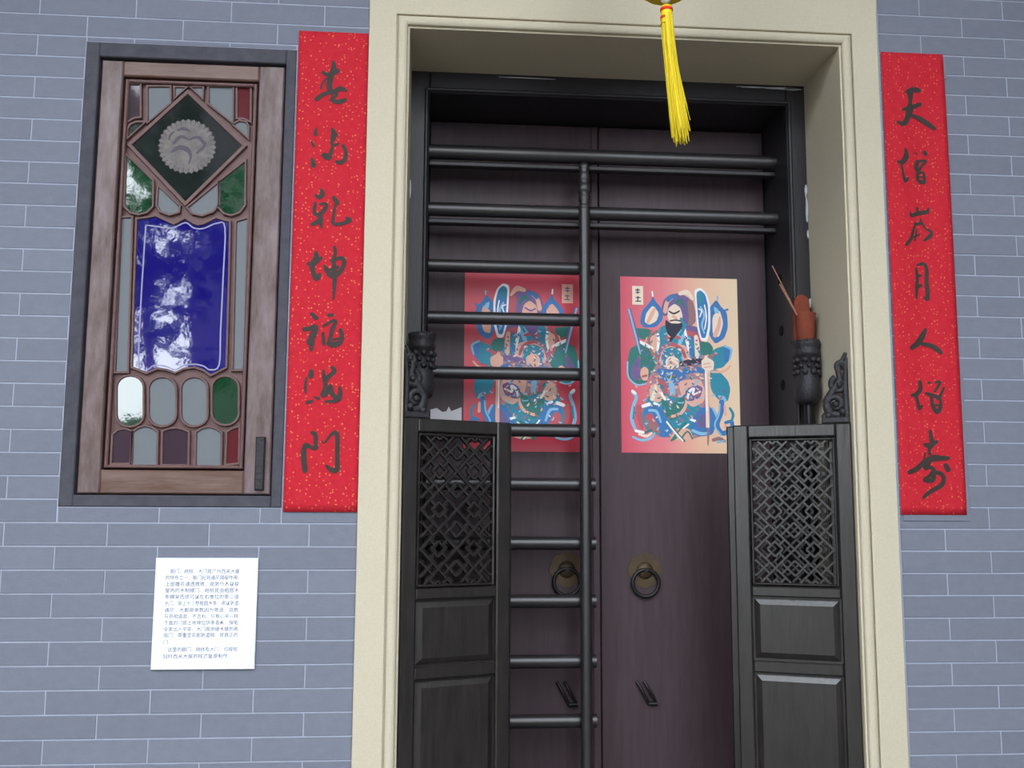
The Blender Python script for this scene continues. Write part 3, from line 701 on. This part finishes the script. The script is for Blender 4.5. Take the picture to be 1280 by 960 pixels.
# ------------------------------------------------------------------ guardian prints on the door leaves
COLS = {'T': (44, 134, 158), 'B': (58, 116, 176), 'L': (136, 186, 216), 'R': (186, 88, 98), 'P': (226, 172, 152), 'C': (238, 216, 196), 'D': (44, 42, 62), 'G': (46, 116, 108), 'U': (112, 92, 142), 'W': (240, 238, 238), 'K': (150, 110, 110)}
PM = {k: mat('poster_ink_'+n, COLS[k], .5, .4) for k, n in zip('TBLRPCDGUWK', ('teal', 'blue', 'sky', 'red', 'peach', 'cream', 'dark', 'green', 'violet', 'white', 'brown'))}
COLS['M'] = (168, 128, 136); PM['M'] = mat('poster_ink_mauve', COLS['M'], .5, .4)
DRAW = [  # traced on a 580 x 865 sheet whose corner is at (55, 45)
 ('f', 'M', [(205,340),(260,280),(430,290),(480,420),(480,620),(500,800),(400,845),(200,830),(165,760),(190,600),(215,480)]),
 ('f', 'B', [(150,275),(160,215),(205,165),(215,140),(228,165),(258,200),(265,255),(230,295),(170,300)]), ('f', 'C', [(172,270),(182,225),(215,185),(245,225),(232,265),(195,285)]), ('s', 'P', [(190,270,16),(210,230,20),(225,200,8)]),
 ('f', 'B', [(480,215),(505,180),(530,150),(552,185),(582,215),(585,290),(566,345),(520,375),(490,330)]), ('f', 'C', [(508,235),(545,200),(563,270),(540,340),(508,330)]), ('s', 'P', [(520,330,22),(540,280,20),(545,240,10)]), ('f', 'L', [(515,185),(535,195),(545,220),(520,220)]),
 ('f', 'G', [(120,300),(205,305),(200,350),(165,360),(140,345)]),
 ('f', 'G', [(100,400),(160,375),(215,395),(232,470),(205,520),(180,570),(130,585),(92,545),(85,480)]), ('f', 'U', [(110,480),(150,430),(150,540),(125,565),(98,530)]), ('s', 'L', [(88,470,8),(90,540,8),(130,580,9),(175,575,7)]),
 ('f', 'K', [(185,340),(240,300),(250,400),(225,470),(190,400)]), ('f', 'P', [(195,350),(235,320),(235,400),(215,430)]), ('s', 'W', [(150,370,14),(180,385,18),(210,400,12)]),
 ('f', 'U', [(255,200),(270,155),(300,130),(350,122),(400,150),(425,205),(425,265),(400,290),(360,270),(290,235),(262,240)]), ('s', 'K', [(400,170,30),(408,230,36),(400,275,24)]), ('s', 'P', [(275,215,22),(285,170,20),(310,145,16)]), ('s', 'B', [(290,160,18),(310,140,22),(330,150,12)]), ('s', 'C', [(350,125,18),(385,118,26),(412,150,12)]), ('s', 'G', [(330,170,14),(350,160,18),(370,190,12)]),
 ('f', 'T', [(255,290),(300,280),(370,270),(430,300),(455,390),(440,470),(260,480),(228,440),(235,340)]), ('f', 'P', [(258,390),(300,370),(380,385),(400,440),(380,480),(250,480),(232,440)]), ('f', 'U', [(365,280),(440,290),(470,360),(450,420),(420,380)]), ('s', 'R', [(380,320,24),(420,330,26),(450,360,20)]), ('s', 'L', [(330,330,30),(360,320,26),(345,370,20)]), ('s', 'W', [(238,330,12),(240,370,14),(234,410,10)]), ('s', 'W', [(370,300,10),(380,360,16),(392,410,14)]), ('s', 'C', [(425,340,20),(430,390,26),(428,440,18)]), ('s', 'B', [(400,400,20),(402,440,22)]), ('s', 'R', [(285,345,16),(320,340,18),(345,348,12)]),
 ('f', 'C', [(290,200),(322,175),(350,195),(362,240),(345,280),(305,280),(285,245)]), ('f', 'D', [(276,255),(300,275),(348,275),(372,255),(352,305),(318,345),(298,372),(285,330),(274,290)]), ('s', 'D', [(295,215,7),(318,226,9),(345,212,7)]), ('s', 'P', [(315,240,14),(330,250,12)]), ('s', 'D', [(300,262,7),(325,258,7),(350,262,7)]), ('s', 'T', [(352,250,12),(368,290,16),(348,330,12)]),
 ('f', 'T', [(250,450),(262,405),(305,390),(345,405),(360,450),(340,500),(280,505)]), ('f', 'C', [(270,460),(300,430),(342,455),(335,505),(280,508)]), ('s', 'P', [(285,480,10),(305,470,14),(325,485,10)]), ('s', 'R', [(240,440,14),(255,400,18),(300,378,18),(350,400,18),(370,440,14)]),
 ('f', 'B', [(225,500),(270,500),(345,505),(380,540),(330,570),(250,560)]), ('s', 'D', [(350,475,24),(400,465,32),(450,460,26)]), ('s', 'B', [(370,510,34),(420,500,30),(455,510,24)]), ('s', 'L', [(285,530,26),(300,570,28),(305,620,24)]), ('s', 'G', [(285,540,16),(315,540,16)]),
 ('f', 'T', [(480,430),(520,395),(570,380),(598,405),(585,455),(555,490),(500,500)]), ('f', 'B', [(560,385),(598,400),(585,460),(565,470)]), ('s', 'L', [(565,382,10),(598,400,12),(590,445,8)]), ('s', 'K', [(490,440,20),(520,425,16)]),
 ('f', 'T', [(490,505),(530,500),(580,555),(590,600),(575,660),(530,650),(492,600)]), ('f', 'L', [(525,625),(560,630),(575,660),(540,655)]), ('s', 'P', [(500,512,10),(560,508,12),(592,480,8)]),
 ('f', 'T', [(205,590),(250,580),(300,640),(370,640),(450,690),(480,760),(440,830),(330,790),(260,830),(170,800),(150,730),(185,640)]),
 ('f', 'P', [(330,560),(440,545),(465,600),(460,660),(400,690),(350,640)]), ('f', 'U', [(370,600),(420,575),(455,590),(440,640),(390,660),(365,640)]), ('s', 'W', [(378,640,10),(388,610,14),(410,595,12),(405,625,10),(440,610,9)]),
 ('f', 'P', [(190,590),(225,570),(255,610),(270,650),(225,670),(195,650)]), ('s', 'C', [(205,650,18),(220,610,18),(222,585,10)]), ('s', 'R', [(245,560,22),(270,590,22),(265,640,14)]),
 ('f', 'G', [(245,640),(300,680),(370,620),(365,700),(300,760),(262,720)]), ('s', 'P', [(300,735,10),(345,715,16),(368,680,14),(372,640,8)]), ('s', 'W', [(250,620,12),(268,650,12)]), ('s', 'W', [(282,650,10),(300,665,10)]),
 ('f', 'B', [(165,700),(205,670),(250,690),(280,750),(300,830),(240,835),(215,780),(170,770)]), ('f', 'R', [(168,730),(200,715),(225,760),(245,810),(205,810),(172,775)]), ('s', 'K', [(180,760,24),(215,790,26),(235,810,16)]), ('s', 'L', [(190,705,12),(225,710,14),(245,760,10)]), ('s', 'W', [(160,685,16),(190,675,18)]), ('s', 'W', [(215,670,12),(235,680,14)]),
 ('f', 'B', [(400,740),(440,690),(490,680),(520,740),(500,820),(430,830),(390,800)]), ('f', 'U', [(420,760),(455,710),(490,720),(480,780),(440,790)]), ('s', 'L', [(500,690,10),(522,740,12),(515,790,8)]), ('s', 'W', [(385,745,10),(415,755,14)]), ('s', 'L', [(400,800,14),(440,815,16),(475,812,12)]),
 ('f', 'P', [(285,845),(320,790),(385,790),(405,840),(360,852)]), ('s', 'G', [(285,765,9),(320,810,9),(360,852,9)]), ('s', 'G', [(295,850,9),(330,805,9),(365,765,9)]), ('s', 'G', [(340,845,8),(375,805,8),(398,840,8)]), ('s', 'W', [(275,760,8),(312,808,8),(350,850,8)]), ('s', 'W', [(355,790,8),(380,770,8)]), ('s', 'G', [(305,845,10),(318,835,12)]),
 ('s', 'B', [(545,660,26),(540,710,26),(520,770,24),(545,812,24),(588,790,22),(592,755,18),(562,760,14)]), ('s', 'T', [(585,690,12),(600,720,14),(592,750,12)]), ('s', 'L', [(535,670,8),(530,720,8),(508,775,8),(540,822,8)]), ('s', 'P', [(560,775,16),(568,790,14)]), ('s', 'P', [(560,680,12),(562,720,14)]),
 ('s', 'L', [(112,618,18),(128,640,16),(112,690,16),(105,750,18),(122,800,14)]), ('s', 'T', [(118,690,8),(112,745,9)]), ('s', 'W', [(110,612,14),(122,622,14)]), ('s', 'R', [(140,690,26),(142,740,26),(155,790,14)]), ('s', 'L', [(110,835,10),(150,850,12),(195,840,12),(215,815,8)]), ('s', 'C', [(140,820,12),(175,830,14),(200,815,10)]), ('s', 'G', [(160,815,10),(200,800,10)]), ('s', 'W', [(125,805,14),(160,812,12)]),
 ('s', 'U', [(100,212,16),(112,270,20),(132,340,20),(148,420,12)]), ('s', 'L', [(96,212,10),(112,275,10),(138,380,9),(150,430,6)]), ('f', 'P', [(150,505),(170,490),(190,505),(185,560),(160,560),(148,535)]), ('s', 'R', [(160,540,10),(178,535,12)]),
 ('s', 'C', [(472,440,16),(474,600,16),(474,780,18)]), ('s', 'W', [(468,520,6),(470,700,6)]), ('s', 'P', [(480,520,5),(482,760,5)]), ('s', 'K', [(474,790,10),(475,830,9),(473,870,5)]),
 ('f', 'W', [(420,105),(450,92),(482,120),(498,180),(497,290),(480,362),(448,362),(432,300),(425,200)]), ('f', 'B', [(430,118),(452,105),(475,128),(488,185),(486,285),(472,345),(452,345),(440,290),(434,200)]), ('f', 'T', [(432,120),(455,110),(468,150),(452,180),(438,160)]), ('s', 'L', [(450,190,9),(468,230,12),(455,280,10),(466,320,8)]), ('s', 'W', [(440,200,6),(455,210,7),(445,240,6)]), ('s', 'W', [(470,180,6),(478,240,7),(468,300,6)]),
 ('f', 'G', [(440,365),(490,365),(510,395),(500,425),(450,430)]), ('f', 'C', [(448,455),(480,440),(512,460),(508,500),(475,512),(450,490)]), ('s', 'P', [(460,475,7),(490,470,7)]), ('s', 'P', [(462,490,6),(495,486,6)]),
 ('s', 'K', [(500,845,16),(530,838,18),(555,850,12)]), ('s', 'L', [(520,855,10),(550,850,10)]), ('s', 'W', [(212,120,8),(214,140,8)]), ('s', 'L', [(535,135,8),(535,150,8)]), ('s', 'B', [(570,205,8),(584,200,10)]),
 ('r', 'C', (113, 92, 167, 186)), ('s', 'D', [(130,112,5),(150,112,5)]), ('s', 'D', [(140,105,5),(140,130,5)]), ('s', 'D', [(130,124,4),(150,124,4)]), ('s', 'D', [(132,150,5),(152,150,5)]), ('s', 'D', [(142,145,5),(140,165,5)]), ('s', 'D', [(130,168,5),(154,168,5)]),
]
def guardian(x0, x1, z0, z1, mirror, label, bgmat, remap=None):
    root = tag(empty('guardian_print', ((x0+x1)/2, DY, z0)), label, 'print')
    MB().box(x0, x1, DY-.0010, DY-.0002, z0, z1).build('sheet', bgmat, root)
    def T(x, y):
        u = (x-55)/580; v = (y-45)/865
        if mirror: u = 1-u
        return x0+u*(x1-x0), z1-v*(z1-z0)
    by = {}; k = (x1-x0)/580
    for n_, (kind, c, d) in enumerate(DRAW):
        y = DY-.0012-.000018*n_
        c = (remap or {}).get(c, c)
        mb = by.setdefault(c, MB())
        if kind == 's': mb.ribbon([(*T(a, b), w*k) for a, b, w in d], y, 0)
        else:
            P = [(d[0], d[1]), (d[2], d[1]), (d[2], d[3]), (d[0], d[3])] if kind == 'r' else chaikin(d)
            P = [T(a, b) for a, b in P]
            mb.add([(a, y, b) for a, b in P], [tuple(range(len(P)))])
    rs = random.Random(5)
    for _ in range(420):                                   # armour scales and brocade marks over the figure
        a, b = rs.gauss(325, 85), rs.uniform(320, 820)
        c = rs.choice('LLPPCBTUKRG'); L_ = rs.uniform(8, 20); g_ = rs.uniform(-1.2, 1.2)
        y = DY-.0012-.000018*40-.000002*_
        if 288 < a < 365 and b < 390: continue
        by.setdefault(c, MB()).ribbon([(*T(a, b), 5*k), (*T(a+L_*.5*math.cos(g_), b+L_*.5*math.sin(g_)+3), 8*k), (*T(a+L_*math.cos(g_), b+L_*math.sin(g_)), 3*k)], y, 0)
    for c, mb in by.items(): tag(mb.build('figure_print', PM[c], root, fix=False), kind='stuff')
    return root
pw, px0 = .4325, .674
guardian(px0, px0+pw, 1.760, 2.3985, False, 'bearded armoured guardian print, red fading to cream, on the clear door leaf',
         poster_mat('print_red_to_cream', [(206, 60, 88), (222, 120, 128), (232, 180, 152), (232, 206, 172)], [.36, .66], px0, px0+pw))
guardian(.112, .112+pw, 1.760, 2.3985, True, 'armoured guardian print on bright red behind the gate bars',
         poster_mat('print_red', [(206, 58, 74), (204, 50, 78), (196, 46, 70), (190, 40, 60)], [.4, .8], .112, .112+pw), {'C': 'P', 'K': 'R', 'D': 'U'})

# ------------------------------------------------------------------ hanging lantern with tassel
LX, LY = un(832, 0, -.6)[0], -.6
ln_ = tag(empty('palace_lantern', (LX, LY, 2.84)), 'yellow hanging lantern with a long yellow tassel', 'lantern')
MB().lathe([(.03, 2.858), (.052, 2.852), (.062, 2.860), (.062, 2.872), (.05, 2.88)], (LX, LY, 0), 24).build('base_ring', 'yellow', ln_)
MB().lathe([(.05, 2.878), (.10, 2.92), (.135, 2.99), (.145, 3.06), (.135, 3.13), (.10, 3.20), (.05, 3.24)], (LX, LY, 0), 24).build('body', 'yellow', ln_)
MB().lathe([(.05, 3.238), (.062, 3.245), (.06, 3.262), (.02, 3.27)], (LX, LY, 0), 20).build('top_ring', 'redband', ln_)
MB().tube([(LX, LY, 3.265), (LX, LY, ZT+.01)], .004, 6).build('cord', 'redband', ln_)
MB().ball((LX, LY, 2.842), .013, 12, 8).build('bead', 'white', ln_)
tx0 = un(833, 8, LY)[0]
zt = un(833, 7, LY)[1]; zb = un(850, 180, LY)[1]
tas = MB(); tas.lathe([(.008, zt), (.0142, zt-.003), (.0150, zt-.02), (.0155, zt-.045), (.016, zt-.05)], (tx0, LY, 0), 14)
tas_o = tas.build('tassel_head', 'yellow', ln_)
for zz in (zt-.008, zt-.030):
    MB().lathe([(.0150, zz), (.0162, zz-.001), (.0164, zz-.007), (.0152, zz-.008)], (tx0, LY, 0), 14).build('thread_band', 'redband', tas_o)
st = MB(); rs = random.Random(3)
for k in range(120):
    a = rs.uniform(0, 2*math.pi); r = .0145*math.sqrt(rs.random())
    lean = .030+rs.uniform(-.004, .006); sp = 1.35
    x, y = math.cos(a)*r, math.sin(a)*r
    ze = zb+rs.uniform(-.004, .035)+.02*rs.random()**2
    pts = []
    for q in range(6):
        u = q/5; pts.append((tx0+x*(1+(sp-1)*u)+lean*u**1.3, LY+y*(1+(sp-1)*u)+.004*math.sin(u*4+a), (zt-.03)*(1-u)+ze*u))
    st.tube(pts, [.0017, .0017, .0016, .0015, .0014, .0009], 5, caps=False)
for (dx, ze) in ((.050, un(860, 136, LY)[1]), (.056, un(860, 150, LY)[1]), (.046, un(860, 128, LY)[1])):
    st.tube([(tx0+.014, LY, zt-.06), (tx0+.020, LY, (zt+ze)/2), (tx0+dx, LY, ze)], [.0015, .0015, .0008], 5)
tag(st.build('tassel_strands', 'yellow', ln_), kind='stuff')

# ------------------------------------------------------------------ invented courtyard, out of view, added for reflections and daylight
fb = tag(empty('unseen_house', (4.0, -12, 0)), 'unseen grey house and walls invented to shape reflections and daylight', 'house')
MB().box(-3.55, -.4, -14.5, -12, 0, 8.0).build('house_wall', 'facing', fb)  # invented narrow block that darkens the window reflections
MB().add([(-3.6, -11.7, 7.95), (-.35, -11.7, 7.95), (-.35, -14.6, 9.2), (-3.6, -14.6, 9.2)], [(0, 1, 2, 3)]).build('roof', 'roof', fb)
MB().box(-5.0, -3.55, -12.6, -12, 0, 2.9).build('dark_reflection_block', 'facing', fb)  # dark filler added to keep lower pane reflections dark
MB().box(-.4, 11, -12.6, -12, 0, 2.6).build('low_wall', 'facing', fb)
MB().box(-16, -5.0, -12.6, -12, 0, 2.9).build('white_reflector_wall', 'reflector', fb)  # white surface added for the half door to mirror
def tree(x, y, h, r, n, label, seed, size=(.10, .22)):  # trees out of view, put in for the glass reflections
    rs = random.Random(seed); t = tag(empty('unseen_tree', (x, y, 0)), label, 'tree')
    MB().tube([(x, y, 0), (x+.1, y, h*.35), (x-.1, y+.1, h*.7)], [.16, .12, .06], 8).build('trunk', 'bark', t)
    lf = MB(); clumps = []
    for k in range(max(4, n//45)): clumps.append(Vector((x+rs.gauss(0, .45)*r, y+rs.gauss(0, .3)*r, h*.72+rs.gauss(0, .5)*r)))
    for k in range(n):
        p = clumps[k % len(clumps)] + Vector((rs.gauss(0, .10)*r, rs.gauss(0, .10)*r, rs.gauss(0, .08)*r))
        s_ = rs.uniform(*size); u = Vector((rs.uniform(-1, 1), rs.uniform(-1, 1), rs.uniform(-1, 1))).normalized(); w = u.orthogonal().normalized()
        lf.add([p-u*s_, p+w*s_*.45, p+u*s_, p-w*s_*.45], [(0, 1, 2, 3)])
    tag(lf.build('foliage', 'leafg', t, fix=False), kind='stuff')
tree(-3.7, -10.4, 6.5, 1.5, 2300, 'unseen leafy tree breaking up the sky in the glass reflections', 11, (.06, .13))
tree(-5.0, -17.8, 12.6, 1.9, 5200, 'unseen tall dense tree added to darken the upper pane reflections', 14)
tree(-9.5, -9.6, 5.0, 1.3, 1500, 'unseen broad leafy tree added to the invented courtyard', 12)
